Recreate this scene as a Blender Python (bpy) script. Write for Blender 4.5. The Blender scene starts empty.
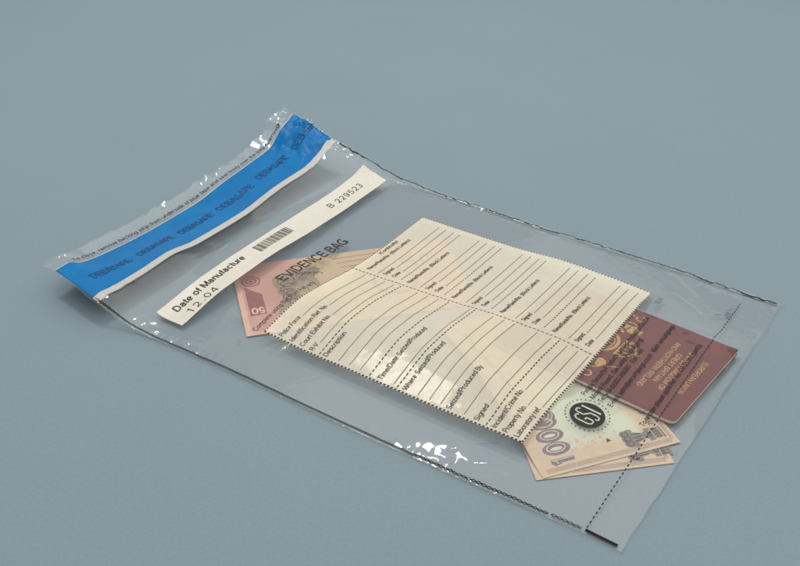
import bpy, math
import numpy as np
from mathutils import Matrix, Vector

S = 0.001                      # everything below is measured in millimetres
scene = bpy.context.scene
COL = scene.collection
rng = np.random.default_rng(7)

# ------------------------------------------------------------------ numeric helpers
def hermite(xk, Y, x):
    """shape preserving cubic through knots xk (K,), values Y (K,) or (K,N), at x (N,)"""
    xk = np.asarray(xk, float); Y = np.asarray(Y, float); x = np.clip(np.asarray(x, float), xk[0], xk[-1])
    if Y.ndim == 1: Y = np.repeat(Y[:, None], x.size, 1)
    h = np.diff(xk)[:, None]; d = np.diff(Y, axis=0) / h
    m = np.zeros_like(Y); m[0] = d[0]; m[-1] = d[-1]
    if len(xk) > 2:
        w1 = 2*h[1:] + h[:-1]; w2 = h[1:] + 2*h[:-1]
        ok = d[:-1]*d[1:] > 0
        a = np.where(ok, d[:-1], 1.0); b = np.where(ok, d[1:], 1.0)
        m[1:-1] = np.where(ok, (w1+w2)/(w1/a + w2/b), 0.0)
    i = np.clip(np.searchsorted(xk, x, side='right')-1, 0, len(xk)-2); j = np.arange(x.size)
    hh = h[i, 0]; t = (x-xk[i])/hh
    return ((2*t**3-3*t**2+1)*Y[i, j] + (t**3-2*t**2+t)*hh*m[i, j]
            + (-2*t**3+3*t**2)*Y[i+1, j] + (t**3-t**2)*hh*m[i+1, j])

LAT = rng.uniform(-1, 1, (256, 256))
def vnoise(x, y):
    x = np.asarray(x, float); y = np.asarray(y, float)
    xi = np.floor(x).astype(int); yi = np.floor(y).astype(int)
    fx = x-xi; fy = y-yi
    fx = fx*fx*fx*(fx*(fx*6-15)+10); fy = fy*fy*fy*(fy*(fy*6-15)+10)
    g = lambda a, b: LAT[a % 256, b % 256]
    return ((g(xi, yi)*(1-fx)+g(xi+1, yi)*fx)*(1-fy) + (g(xi, yi+1)*(1-fx)+g(xi+1, yi+1)*fx)*fy)

def sstep(a, b, x):
    t = np.clip((np.asarray(x, float)-a)/(b-a), 0, 1); return t*t*(3-2*t)

# ------------------------------------------------------------------ shape of the film
X_LIP = -424.0
NEAR_X = [-424, -408, -385, -362, -340, -300, -257, -180, -97, -21, 4]
NEAR_Y = [3, 1.5, -2.5, -6, -4, -1.5, -0.5, -1.5, -1, 0.5, 0]
FAR_X = [-424, -408, -385, -362, -345, -330, -290, -240, -178, -100, -68, -38, 4]
FAR_Y = [262, 258, 254, 251.5, 253, 257, 261.5, 262, 260.5, 261.5, 262, 260.5, 260]
def yn(x): return hermite(NEAR_X, NEAR_Y, x)
def yf(x): return hermite(FAR_X, FAR_Y, x)

ROWS = [   # x : list of (y, height)
 (-424, [(2, 15), (24, 16), (35, 14), (60, 12), (102, 10), (163, 13), (205, 16), (233, 22), (246, 32), (262, 35)]),
 (-408, [(1, 17), (12, 17), (23, 12), (48, 8), (92, 5.5), (132, 5.5), (169, 10), (200, 13), (229, 17), (238, 24), (258, 36)]),
 (-385, [(-3, 17), (12, 15), (40, 11), (70, 10), (110, 7.5), (150, 8), (190, 13), (226, 17), (236, 22), (254, 32)]),
 (-362, [(-6, 15), (1, 16.5), (13, 15), (33, 15), (59, 16), (88, 12), (136, 11), (179, 15), (218, 16), (232, 20), (252, 27)]),
 (-340, [(-4, 6), (18, 8), (60, 10), (100, 9.5), (150, 9), (200, 9), (230, 11), (254, 19)]),
 (-322, [(-2, 2.5), (16, 3), (58, 8.5), (105, 10), (155, 8.5), (200, 7), (235, 8), (257, 11.5)]),
 (-300, [(-1.5, 1.2), (18, 4.0), (58, 10), (100, 10), (150, 6), (200, 5), (245, 5), (261, 5)]),
 (-257, [(-.5, 1), (14, 3.6), (36, 8), (73, 13), (92, 11), (130, 5.4), (172, 2.8), (190, 3), (223, 3), (262, 1.8)]),
 (-225, [(-1, 1), (14, 3.0), (36, 6.5), (46, 9.0), (57, 11.7), (70, 13.6), (90, 13.0), (112, 9.6), (132, 6.2), (170, 4), (221, 3), (262, 1.5)]),
 (-180, [(-1, 1), (14, 3.0), (36, 6.5), (46, 9.1), (57, 12.0), (72, 14.6), (92, 13.8), (117, 10), (140, 6.9), (170, 5), (221, 3.5), (261, 1.5)]),
 (-135, [(-1, 1), (14, 3.2), (36, 6.5), (46, 9.1), (57, 12.0), (72, 14.6), (95, 14.8), (118, 12.6), (142, 9.2), (172, 7.5), (221, 6), (261, 2)]),
 (-100, [(-1, 1), (14, 5.5), (36, 7), (70, 13), (100, 13), (125, 11), (150, 8.5), (172, 7.6), (221, 5), (262, 2)]),
 (-72, [(-1, 1), (12, 6.0), (36, 7.6), (70, 9), (108, 7.5), (153, 6.9), (195, 6.4), (221, 3.4), (262, 1.8)]),
 (-40, [(0, 1), (14, 3), (36, 4), (78, 6), (104, 6.6), (150, 6.5), (192, 6.3), (208, 3.2), (261, 1.4)]),
 (-12, [(0, 1), (30, 1.8), (70, 3.2), (96, 5.2), (108, 6.3), (150, 6.4), (192, 6.2), (206, 2.8), (260, 1.2)]),
 (-4, [(0, .9), (60, 1.4), (96, 3.4), (112, 5.4), (150, 5.9), (190, 5.8), (210, 1.8), (260, 1)]),
 (4, [(0, .8), (130, .8), (260, .8)]),
]
RX = np.array([r[0] for r in ROWS], float)
def base_z(x, y):
    x = np.asarray(x, float).ravel(); y = np.asarray(y, float).ravel()
    V = np.stack([hermite([k[0] for k in r[1]], [k[1] for k in r[1]], y) for r in ROWS])
    return hermite(RX, V, x)

def crinkle(x, y):
    dn = y-yn(x); df = yf(x)-y; dl = x-X_LIP; db = 4-x
    z = 0.10*vnoise(x/14+3, y/17+9) + 0.05*vnoise(x/6+31, y/7)
    mn = 0.5 + 1.6*np.clip(vnoise(x/22+5, 0*x+.5)+.15, 0, 1)
    mn = mn + 1.7*np.exp(-((x+88)/24)**2)
    z += 0.24*mn*np.exp(-(np.maximum(dn-3, 0)/4.5)**2)*sstep(-3, 3, dn)*(vnoise(x/3.6, y/8+2)+.5*vnoise(x/1.9+9, y/3.5))
    mf = 0.3 + 1.3*np.clip(vnoise(x/30+77, 0*x+1.5)+.1, 0, 1) + 1.0*np.exp(-((x+345)/28)**2)
    z += 1.3*mf*np.exp(-(np.maximum(df-3, 0)/5)**2)*sstep(-3, 3, df)*(vnoise(x/4.2+50, y/5+2)+.6*vnoise(x/2.0+19, y/2.4))
    z += .85*np.exp(-(dl/6)**2)*(.5+.8*np.clip(vnoise(y/16+6,0*y+3)+.3,0,1))*(vnoise(x/7+11, y/5.5)+.6*vnoise(x/3+1, y/2.4))
    # creases in the far corner of the mouth
    c = np.exp(-(df/26)**2)*np.exp(-(dl/60)**2)
    z += c*(2.9*vnoise(x/13+2, y/7+70)+1.2*vnoise(x/5+2, y/4+30))
    z += 1.6*np.exp(-((x+341)/5)**2)*np.exp(-((y-250)/5)**2)+1.2*np.exp(-((x+352)/5)**2)*np.exp(-((y-242)/4)**2)
    z += .28*np.exp(-(db/9)**2)*vnoise(x/6+8, y/9+3)
    # dents over the near edge by the form's lower corner
    z += 0.7*np.exp(-(np.maximum(dn-6, 0)/12)**2)*np.exp(-((x+82)/20)**2)*vnoise(x/8+4, y/7+21)
    for x0, y0, x1, y1, w, h in CREASES:
        L = math.hypot(x1-x0, y1-y0); ux, uy = (x1-x0)/L, (y1-y0)/L
        t = (x-x0)*ux+(y-y0)*uy; d = (y-y0)*ux-(x-x0)*uy + .9*vnoise(t/11+x0, 0*t+y0)
        z += 1.5*h*np.exp(-(d/w)**2)*sstep(0, .25*L, t)*sstep(L, .55*L, t)*(.7+.5*vnoise(t/6+y0, 0*t+x0))
    return z

CREASES = [(-398, 246, -348, 205, 1.5, .8), (-392, 250, -340, 232, 1.3, .8), (-385, 248, -312, 246, 1.2, .6), (-404, 240, -380, 190, 1.4, .8), (-372, 250, -338, 215, 1.0, .5), (-410, 252, -402, 205, 1.2, .7),
           (-330, 256, -300, 236, 1.1, .5), (-300, 259, -262, 240, 1.0, .45), (-250, 258, -215, 246, 1.0, .4), (-190, 257, -160, 240, 1.1, .45), (-150, 258, -128, 242, .9, .4), (-110, 258, -80, 243, 1.1, .45), (-75, 258, -40, 236, 1.0, .4),
           (-52, 24, -18, 4, 1.2, .5), (-60, 22, -96, 4, 1.2, .5), (-75, 33, -112, 5, 1.3, .5), (-40, 30, -8, 22, 1.0, .4), (-2, 92, 2, 40, 1.1, .5), (-6, 104, 0, 60, .9, .4), (-4, 190, 1, 225, 1.0, .4), (-3, 186, 2, 150, 1.1, .5), (-8, 99, -30, 72, .9, .35), (-2, 78, 1, 20, 1.0, .5),
           (-355, 2, -312, 12, 1.2, .5), (-372, 4, -340, 40, 1.2, .5), (-330, 1, -280, 9, 1.0, .35), (-409, 14, -366, 44, 2.4, .6), (-406, 58, -370, 78, 2.6, .45), (-405, 120, -372, 138, 2.6, .4), (-405, 160, -366, 176, 2.4, .5), (-404, 232, -364, 204, 2.0, .8), (-398, 244, -364, 226, 1.8, .8), (-62, 236, -30, 216, 1.2, .3), (-120, 30, -96, 8, 1.1, .3), (-210, 26, -180, 6, 1.2, .25), (-270, 24, -240, 6, 1.2, .25), (-346, 60, -346, 120, 1.6, .5), (-350, 140, -344, 200, 1.5, .45)]

def film_z(x, y):
    x = np.asarray(x, float).ravel(); y = np.asarray(y, float).ravel()
    return np.maximum(base_z(x, y) + crinkle(x, y), 0.7)
def back_z(x, y):
    x = np.asarray(x, float).ravel(); y = np.asarray(y, float).ravel()
    zf = film_z(x, y); k = sstep(-300, -352, x)
    dn = y-yn(x); df = yf(x)-y
    gap = 0.25 + 0.9*sstep(0, 25, np.minimum(dn, df))
    return np.minimum((1-k)*0.3 + k*(zf-gap), zf-0.25)

# a map turns flat (a, b) millimetres into points; off lifts it
def film_map(a, b, off): return np.stack([a, b, film_z(a, b)+off], 1)

class Plate:
    """a flat or gently bent sheet: origin, unit a axis, unit b axis, height function"""
    def __init__(s, o, ang, zfun): s.o = np.array(o, float); s.A = np.array([math.cos(ang), math.sin(ang)]); s.B = np.array([-s.A[1], s.A[0]]); s.zf = zfun
    def __call__(s, a, b, off):
        x = s.o[0]+a*s.A[0]+b*s.B[0]; y = s.o[1]+a*s.A[1]+b*s.B[1]
        return np.stack([x, y, s.zf(x, y)+off], 1)

# ------------------------------------------------------------------ mesh building
class MB:
    def __init__(s): s.v = []; s.f = []; s.uv = []; s.n = 0
    def add(s, P, faces, uv=None):
        P = np.asarray(P, float); s.v.append(P)
        s.uv.append(np.asarray(uv, float) if uv is not None else P[:, :2]*0.01)
        s.f += [tuple(int(i)+s.n for i in f) for f in faces]; s.n += len(P)
    def grid(s, mp, a, b, off, flip=False, uvs=None):
        A, B = np.meshgrid(np.asarray(a, float), np.asarray(b, float), indexing='ij'); na, nb = A.shape
        P = mp(A.ravel(), B.ravel(), off)
        F = [(i*nb+j, (i+1)*nb+j, (i+1)*nb+j+1, i*nb+j+1) for i in range(na-1) for j in range(nb-1)]
        if flip: F = [f[::-1] for f in F]
        uv = np.stack([A.ravel(), B.ravel()], 1)*(uvs if uvs is not None else 0.01)
        base = s.n; s.add(P, F, uv); return base, na, nb
    def slab(s, mp, a, b, off, th, uvs=None):
        """closed thin sheet"""
        b0, na, nb = s.grid(mp, a, b, off, uvs=uvs); b1, _, _ = s.grid(mp, a, b, off-th, True, uvs=uvs)
        loop = [(i, 0) for i in range(na)]+[(na-1, j) for j in range(1, nb)]+[(i, nb-1) for i in range(na-2, -1, -1)]+[(0, j) for j in range(nb-2, 0, -1)]
        q = [i*nb+j for i, j in loop]
        for k in range(len(q)):
            m = (k+1) % len(q); s.f.append((b0+q[m], b0+q[k], b1+q[k], b1+q[m]))
    def rect(s, mp, a0, a1, b0, b1, off, step=6):
        na = max(1, int(abs(a1-a0)/step)); nb = max(1, int(abs(b1-b0)/step))
        s.grid(mp, np.linspace(a0, a1, na+1), np.linspace(b0, b1, nb+1), off)
    def ribbon(s, mp, pts, w, off, step=3.0, closed=False):
        pts = [np.array(p, float) for p in pts]
        if closed: pts = pts+[pts[0]]
        Q = [pts[0]]
        for p, q in zip(pts[:-1], pts[1:]):
            n = max(1, int(np.linalg.norm(q-p)/step))
            for k in range(1, n+1): Q.append(p+(q-p)*k/n)
        Q = np.array(Q); T = np.gradient(Q, axis=0); T /= np.maximum(np.linalg.norm(T, axis=1), 1e-9)[:, None]
        N = np.stack([-T[:, 1], T[:, 0]], 1); w = np.broadcast_to(np.asarray(w, float), (len(Q),))[:, None]
        L, R = Q+N*w/2, Q-N*w/2; n = len(Q)
        V = np.concatenate([L, R]); s.add(mp(V[:, 0], V[:, 1], off), [(n+i, n+i+1, i+1, i) for i in range(n-1)])
    def ellipse(s, mp, c, ra, rb, off, n=28, rot=0.0, rin=0.0, rings=3):
        P = []; rr = np.linspace(rin, 1, rings+1)
        for r in rr:
            for k in range(n):
                t = 2*math.pi*k/n; u, v = ra*r*math.cos(t), rb*r*math.sin(t)
                P.append((c[0]+u*math.cos(rot)-v*math.sin(rot), c[1]+u*math.sin(rot)+v*math.cos(rot)))
        P = np.array(P); F = [(i*n+k, (i+1)*n+k, (i+1)*n+(k+1) % n, i*n+(k+1) % n) for i in range(rings) for k in range(n)]
        s.add(mp(P[:, 0], P[:, 1], off), F)
    def poly(s, mp, pts, off):
        P = np.array(pts, float); ar = np.sum(P[:, 0]*np.roll(P[:, 1], -1)-P[:, 1]*np.roll(P[:, 0], -1))
        if ar < 0: P = P[::-1]
        s.add(mp(P[:, 0], P[:, 1], off), [tuple(range(len(P)))])
    def text(s, mp, word, at, cap, off, width=None, rd=(0, 1), up=(-1, 0), bold=0.0, just='l', squeeze=1.0, track=0.0):
        V, F, E = glyphs(word, bold, track)
        if len(V) == 0: return
        V = V.copy()*cap; V[:, 0] *= squeeze
        if width: V[:, 0] *= width/max(V[:, 0].max(), 1e-6)
        if just == 'c': V[:, 0] -= V[:, 0].max()/2
        a = at[0]+V[:, 0]*rd[0]+V[:, 1]*up[0]; b = at[1]+V[:, 0]*rd[1]+V[:, 1]*up[1]
        P = mp(a, b, off+E)
        if rd[0]*up[1]-rd[1]*up[0] < 0: F = [f[::-1] for f in F]
        s.add(P, F)
    def build(s, name, mat, parent=None, smooth=True):
        me = bpy.data.meshes.new(name); V = np.concatenate(s.v)*S
        if parent is not None: V = V-np.array(parent['base'])
        me.from_pydata(V.tolist(), [], s.f)
        UV = np.concatenate(s.uv); ul = me.uv_layers.new(name='UVMap')
        li = np.zeros(len(me.loops), int); me.loops.foreach_get('vertex_index', li)
        ul.data.foreach_set('uv', UV[li].ravel().astype(np.float32))
        if smooth: me.polygons.foreach_set('use_smooth', [True]*len(me.polygons))
        me.materials.append(mat); me.update()
        o = bpy.data.objects.new(name, me); COL.objects.link(o)
        return o

_gc = {}
def _A(cx, cy, rx, ry, t0, t1):
    n = max(4, int(abs(t1-t0)/22)); return [(cx+rx*math.cos(math.radians(t0+(t1-t0)*k/n)), cy+ry*math.sin(math.radians(t0+(t1-t0)*k/n))) for k in range(n+1)]
def _font():
    b, t, A = .06, .94, _A; G = {}
    S1 = lambda x, y0=0, y1=1: [(x, y0), (x, y1)]
    G['A'] = .9, [[(.06, 0), (.42, 1)], [(.48, 1), (.84, 0)], [(.19, .32), (.71, .32)]]
    G['B'] = .9, [S1(.12), [(.12, t), (.5, t)]+A(.5, .735, .22, .205, 90, -90)+[(.12, .53)], [(.5, .53)]+A(.52, .295, .26, .235, 90, -90)+[(.12, b)]]
    G['C'] = .97, [A(.5, .5, .4, .44, 42, 318)]
    G['D'] = .97, [S1(.12), [(.12, t), (.42, t)]+A(.42, .5, .42, .44, 90, -90)+[(.12, b)]]
    G['E'] = .87, [S1(.12), [(.12, t), (.78, t)], [(.12, .52), (.73, .52)], [(.12, b), (.8, b)]]
    G['F'] = .8, [S1(.12), [(.12, t), (.75, t)], [(.12, .5), (.68, .5)]]
    G['G'] = 1.03, [A(.5, .5, .4, .44, 42, 345), [(.9, .02), (.9, .46)], [(.96, .46), (.54, .46)]]
    G['H'] = .97, [S1(.12), S1(.82), [(.12, .53), (.82, .53)]]
    G['I'] = .38, [S1(.18)]
    G['J'] = .7, [[(.56, 1), (.56, .3)]+A(.32, .3, .24, .24, 0, -175)]
    G['K'] = .9, [S1(.12), [(.78, 1), (.14, .36)], [(.36, .58), (.84, 0)]]
    G['L'] = .76, [S1(.12), [(.12, b), (.72, b)]]
    G['M'] = 1.12, [S1(.12), S1(.98), [(.14, 1), (.55, .02)], [(.55, .02), (.96, 1)]]
    G['N'] = .97, [S1(.12), S1(.82), [(.14, .98), (.80, .02)]]
    G['O'] = 1.03, [A(.51, .5, .41, .44, 0, 360)]
    G['P'] = .88, [S1(.12), [(.12, t), (.5, t)]+A(.5, .7, .26, .24, 90, -90)+[(.12, .46)]]
    G['Q'] = 1.03, [A(.51, .5, .41, .44, 0, 360), [(.62, .25), (.92, -.02)]]
    G['R'] = .94, [S1(.12), [(.12, t), (.52, t)]+A(.52, .71, .25, .23, 90, -90)+[(.12, .48)], [(.5, .47), (.66, .42), (.74, .3), (.76, .1), (.82, 0)]]
    G['S'] = .9, [A(.44, .72, .30, .22, 25, 262)+A(.45, .28, .33, .22, 82, -160)]
    G['T'] = .84, [S1(.42), [(.03, t), (.81, t)]]
    G['U'] = .97, [[(.12, 1), (.12, .36)]+A(.47, .36, .35, .30, 180, 360)+[(.82, 1)]]
    G['V'] = .88, [[(.04, 1), (.41, 0)], [(.46, 0), (.84, 1)]]
    G['W'] = 1.25, [[(.04, 1), (.3, 0)], [(.33, 0), (.6, 1)], [(.64, 1), (.9, 0)], [(.94, 0), (1.2, 1)]]
    G['X'] = .88, [[(.05, 1), (.82, 0)], [(.82, 1), (.05, 0)]]
    G['Y'] = .88, [[(.03, 1), (.44, .42)], [(.85, 1), (.44, .42)], S1(.44, 0, .44)]
    G['Z'] = .82, [[(.06, t), (.74, t)], [(.72, .92), (.08, .08)], [(.06, b), (.78, b)]]
    o = lambda c: A(c, .36, .27, .30, 0, 360)
    G['a'] = .74, [A(.34, .5, .23, .16, 165, 0)+[(.57, .12), (.64, .03)], [(.57, .42), (.3, .385)]+A(.3, .22, .21, .16, 90, 280)+[(.46, .1), (.57, .22)]]
    G['b'] = .76, [S1(.11), o(.39)]; G['d'] = .76, [S1(.65), o(.37)]
    G['c'] = .68, [A(.37, .36, .27, .30, 48, 312)]
    G['e'] = .74, [[(.1, .36), (.64, .36)], A(.37, .36, .27, .30, 0, 318)]
    G['f'] = .4, [[(.18, 0), (.18, .8)]+A(.34, .8, .16, .14, 180, 90), [(.02, .66), (.38, .66)]]
    G['g'] = .76, [o(.37), [(.65, .72), (.65, -.06)]+A(.38, -.06, .27, .17, 0, -155)]
    arch = lambda x0, x1: [(x0, .3)]+A((x0+x1)/2, .42, (x1-x0)/2, .24, 180, 0)+[(x1, 0)]
    G['h'] = .74, [S1(.11), arch(.11, .62)]; G['n'] = .74, [S1(.11, 0, .72), arch(.11, .62)]
    G['m'] = 1.1, [S1(.11, 0, .72), arch(.11, .54), arch(.54, .97)]
    G['i'] = .3, [S1(.15, 0, .72), S1(.15, .86, 1)]; G['l'] = .3, [S1(.15)]
    G['j'] = .3, [[(.16, .72), (.16, -.1), (.1, -.2), (.0, -.22)], S1(.16, .86, 1)]
    G['k'] = .68, [S1(.11), [(.6, .72), (.13, .25)], [(.28, .42), (.64, 0)]]
    G['o'] = .75, [o(.37)]
    G['p'] = .76, [S1(.11, -.27, .72), o(.39)]; G['q'] = .76, [S1(.65, -.27, .72), o(.37)]
    G['r'] = .46, [S1(.11, 0, .72), [(.11, .36)]+A(.34, .42, .23, .24, 180, 85)]
    G['s'] = .68, [A(.33, .51, .22, .155, 30, 262)+A(.34, .21, .24, .155, 82, -160)]
    G['t'] = .38, [[(.17, .92), (.17, .2)]+A(.31, .2, .14, .14, 180, 280), [(.01, .66), (.35, .66)]]
    G['u'] = .74, [[(.11, .72), (.11, .3)]+A(.36, .3, .25, .24, 180, 360), S1(.62, 0, .72)]
    G['v'] = .66, [[(.03, .72), (.30, 0)], [(.35, 0), (.62, .72)]]
    G['w'] = .96, [[(.03, .72), (.23, 0)], [(.26, 0), (.47, .72)], [(.49, .72), (.69, 0)], [(.72, 0), (.93, .72)]]
    G['x'] = .66, [[(.04, .72), (.61, 0)], [(.61, .72), (.04, 0)]]
    G['y'] = .66, [[(.03, .72), (.33, 0)], [(.62, .72), (.3, -.1), (.22, -.2), (.08, -.22)]]
    G['z'] = .66, [[(.05, .66), (.58, .66)], [(.56, .65), (.07, .07)], [(.05, b), (.61, b)]]
    G['0'] = .76, [A(.38, .5, .29, .44, 0, 360)]
    G['1'] = .76, [S1(.44), [(.44, .95), (.36, .82), (.16, .76)]]
    G['2'] = .76, [A(.37, .66, .27, .28, 165, -25)+[(.42, .32), (.12, .1)], [(.07, b), (.68, b)]]
    G['3'] = .76, [A(.37, .72, .24, .22, 160, -85), A(.37, .28, .28, .22, 88, -165)]
    G['4'] = .76, [S1(.54), [(.52, .98), (.08, .30)], [(.04, .27), (.72, .27)]]
    G['5'] = .76, [[(.62, t), (.18, t)], [(.18, t), (.12, .46)], [(.12, .46)]+A(.37, .33, .28, .27, 145, -160)]
    G['6'] = .76, [A(.38, .32, .27, .26, 0, 360), A(.42, .48, .31, .46, 50, 190)]
    G['7'] = .76, [[(.06, t), (.68, t)], [(.66, .92), (.4, .5), (.28, 0)]]
    G['8'] = .76, [A(.38, .73, .23, .21, 0, 360), A(.38, .28, .28, .22, 0, 360)]
    G['9'] = .76, [A(.38, .68, .27, .26, 0, 360), A(.34, .52, .31, .46, 10, -130)]
    G['.'] = .34, [S1(.16, 0, .14)]; G[':'] = .34, [S1(.16, 0, .14), S1(.16, .55, .69)]; G[','] = .34, [[(.18, .14), (.16, 0), (.1, -.14)]]
    G['/'] = .4, [[(.02, -.02), (.36, 1.02)]]; G['-'] = .44, [[(.06, .36), (.38, .36)]]; G['+'] = .76, [[(.08, .36), (.68, .36)], S1(.38, .06, .66)]
    G['('] = .42, [A(.42, .38, .28, .66, 130, 230)]; G[')'] = .42, [A(-.02, .38, .28, .66, 50, -50)]
    G['@'] = 1.1, [A(.55, .4, .45, .5, -40, 300), A(.52, .4, .2, .22, 0, 360), [(.74, .62), (.74, .25), (.9, .25)]]
    G[' '] = .38, []
    return G
FONT = _font()
def glyphs(word, bold=0.0, track=0.0):
    """grotesque letters of even stroke, unit capital height, starting at x = 0: points, faces, tiny lift of each stroke"""
    key = (word, bold, track)
    if key in _gc: return _gc[key]
    w = .125+2.4*bold; V, F, E = [], [], []; x = 0.0; k = 0
    for ch in word:
        adv, strokes = FONT[ch]
        for st in strokes:
            P = np.array(st, float); keep = np.r_[True, np.linalg.norm(np.diff(P, axis=0), axis=1) > 1e-6]; P = P[keep]
            d = np.diff(P, axis=0); d /= np.linalg.norm(d, axis=1)[:, None]; nn = np.stack([-d[:, 1], d[:, 0]], 1)
            closed = np.allclose(P[0], P[-1])
            N = np.zeros_like(P); N[0], N[-1] = nn[0], nn[-1]
            for i in range(1, len(P)-1): N[i] = (nn[i-1]+nn[i])/max(1+nn[i-1]@nn[i], .55)
            if closed: N[0] = N[-1] = (nn[0]+nn[-1])/max(1+nn[0]@nn[-1], .55)
            L, R_ = P+N*w/2, P-N*w/2; n0 = len(V); n = len(P)
            V += [(x+q[0], q[1]) for q in L]+[(x+q[0], q[1]) for q in R_]; E += [(k % 5)*.006]*(2*n); k += 1
            F += [(n0+n+i, n0+n+i+1, n0+i+1, n0+i) for i in range(n-1)]
        x += adv*(1+.25*max(0, bold-.005)*10)+track
    V = np.array(V).reshape(-1, 2)
    if len(V): V[:, 0] -= V[:, 0].min()
    _gc[key] = (V, F, np.array(E)); return _gc[key]

# ------------------------------------------------------------------ object bookkeeping
def thing(name, label, cat, base, group=None):
    o = bpy.data.objects.new(name, None); COL.objects.link(o); o.location = [c*S for c in base]; o['base'] = [c*S for c in base]
    o.empty_display_size = .02; o['label'] = label; o['category'] = cat
    if group: o['group'] = group
    return o
def part(mb, name, mat, root, owner=None, smooth=True, label=None):
    """mesh part of root (owner = the part it is a sub-part of)"""
    o = mb.build(name, mat, root, smooth); o.parent = owner or root
    if label: o['label'] = label
    return o

# ------------------------------------------------------------------ materials
class NT:
    def __init__(s, name):
        s.m = bpy.data.materials.new(name); s.m.use_nodes = True; s.t = s.m.node_tree; s.t.nodes.clear()
        s.out = s.n('ShaderNodeOutputMaterial')
    def n(s, kind, **kw):
        o = s.t.nodes.new(kind)
        for k, v in kw.items():
            if k.startswith('i_'):
                key = k[2:]; key = int(key) if key.isdigit() else key.replace('_', ' ')
                s.set(o.inputs[key], v)
            else: setattr(o, k, v)
        return o
    def set(s, sock, v):
        if hasattr(v, 'is_output'): s.t.links.new(v, sock)
        elif isinstance(v, (tuple, list)) and len(v) == 3 and sock.type == 'RGBA': sock.default_value = (*v, 1)
        else: sock.default_value = v
    def math(s, op, a, b=None, clamp=False):
        o = s.n('ShaderNodeMath', operation=op, use_clamp=clamp); s.set(o.inputs[0], a)
        if b is not None: s.set(o.inputs[1], b)
        return o.outputs[0]
    def mix(s, f, a, b, blend='MIX'):
        o = s.n('ShaderNodeMix', data_type='RGBA', blend_type=blend); s.set(o.inputs['Factor'], f); s.set(o.inputs['A'], a); s.set(o.inputs['B'], b)
        return o.outputs['Result']
    def mixs(s, f, a, b):
        o = s.n('ShaderNodeMixShader'); s.set(o.inputs[0], f); s.t.links.new(a, o.inputs[1]); s.t.links.new(b, o.inputs[2]); return o.outputs[0]
    def noise(s, vec, scale, detail=3, rough=.5, out='Fac'):
        o = s.n('ShaderNodeTexNoise', i_Scale=scale, i_Detail=detail, i_Roughness=rough); s.t.links.new(vec, o.inputs['Vector']); return o.outputs[out]
    def ramp(s, f, lo, hi):
        o = s.n('ShaderNodeMapRange', interpolation_type='SMOOTHSTEP'); s.set(o.inputs[0], f); o.inputs[1].default_value = lo; o.inputs[2].default_value = hi; return o.outputs[0]
    def coord(s, w='Object'): return s.n('ShaderNodeTexCoord').outputs[w]
    def uv(s):
        sp = s.n('ShaderNodeSeparateXYZ'); c = s.coord('UV'); s.t.links.new(c, sp.inputs[0]); return c, sp.outputs[0], sp.outputs[1]
    def bump(s, h, strength, dist):
        o = s.n('ShaderNodeBump', i_Strength=strength, i_Distance=dist); s.t.links.new(h, o.inputs['Height']); return o.outputs[0]
    def principled(s, col, rough=.5, spec=.5, normal=None, coat=0.0):
        o = s.n('ShaderNodeBsdfPrincipled'); s.set(o.inputs['Base Color'], col); s.set(o.inputs['Roughness'], rough)
        o.inputs['Specular IOR Level'].default_value = spec; o.inputs['Coat Weight'].default_value = coat; o.inputs['Coat Roughness'].default_value = .12
        if normal is not None: s.t.links.new(normal, o.inputs['Normal'])
        return o.outputs[0]
    def done(s, sh): s.t.links.new(sh, s.out.inputs['Surface']); return s.m

def m_backdrop():
    t = NT('backdrop paper'); c = t.coord()
    f1 = t.noise(c, 1100, 2); f2 = t.noise(c, 420, 3, .6); f3 = t.noise(c, 9, 3)
    wx = t.n('ShaderNodeTexWave', i_Scale=420, i_Distortion=.6, bands_direction='X'); wy = t.n('ShaderNodeTexWave', i_Scale=420, i_Distortion=.6, bands_direction='Y')
    t.t.links.new(c, wx.inputs[0]); t.t.links.new(c, wy.inputs[0])
    col = t.mix(t.ramp(f2, .3, .7), (.222, .292, .326), (.242, .312, .346))
    col = t.mix(t.math('MULTIPLY', t.ramp(f1, .3, .7), .6), col, (.262, .338, .366))
    col = t.mix(t.math('MULTIPLY', t.ramp(f3, .3, .7), .25), col, (.214, .300, .344))
    h = t.math('ADD', t.math('MULTIPLY', t.math('ADD', wx.outputs['Fac'], wy.outputs['Fac']), .5), f1)
    return t.done(t.principled(col, .9, .2, t.bump(h, .10, .0002)))

def m_film():
    t = NT('clear film'); c = t.coord()
    h = t.math('ADD', t.noise(c, 60, 3, .6), t.math('MULTIPLY', t.noise(c, 200, 1), .05))
    nb = t.bump(h, .35, .0004)
    lw = t.n('ShaderNodeLayerWeight', i_Blend=.5); t.t.links.new(nb, lw.inputs['Normal'])
    fac = t.math('ADD', t.math('MULTIPLY', t.math('POWER', lw.outputs['Facing'], 5.0), .80), .047, True)   # both faces of the thin sheet
    gl = t.n('ShaderNodeBsdfGlossy', i_Color=(1, .97, .92), i_Roughness=.07); t.t.links.new(nb, gl.inputs['Normal'])
    tr = t.n('ShaderNodeBsdfTransparent', i_Color=(.998, .996, .998))
    di = t.n('ShaderNodeBsdfDiffuse', i_Color=(.85, .84, .88))
    return t.done(t.mixs(fac, t.mixs(.014, tr.outputs[0], di.outputs[0]), gl.outputs[0]))

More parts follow.
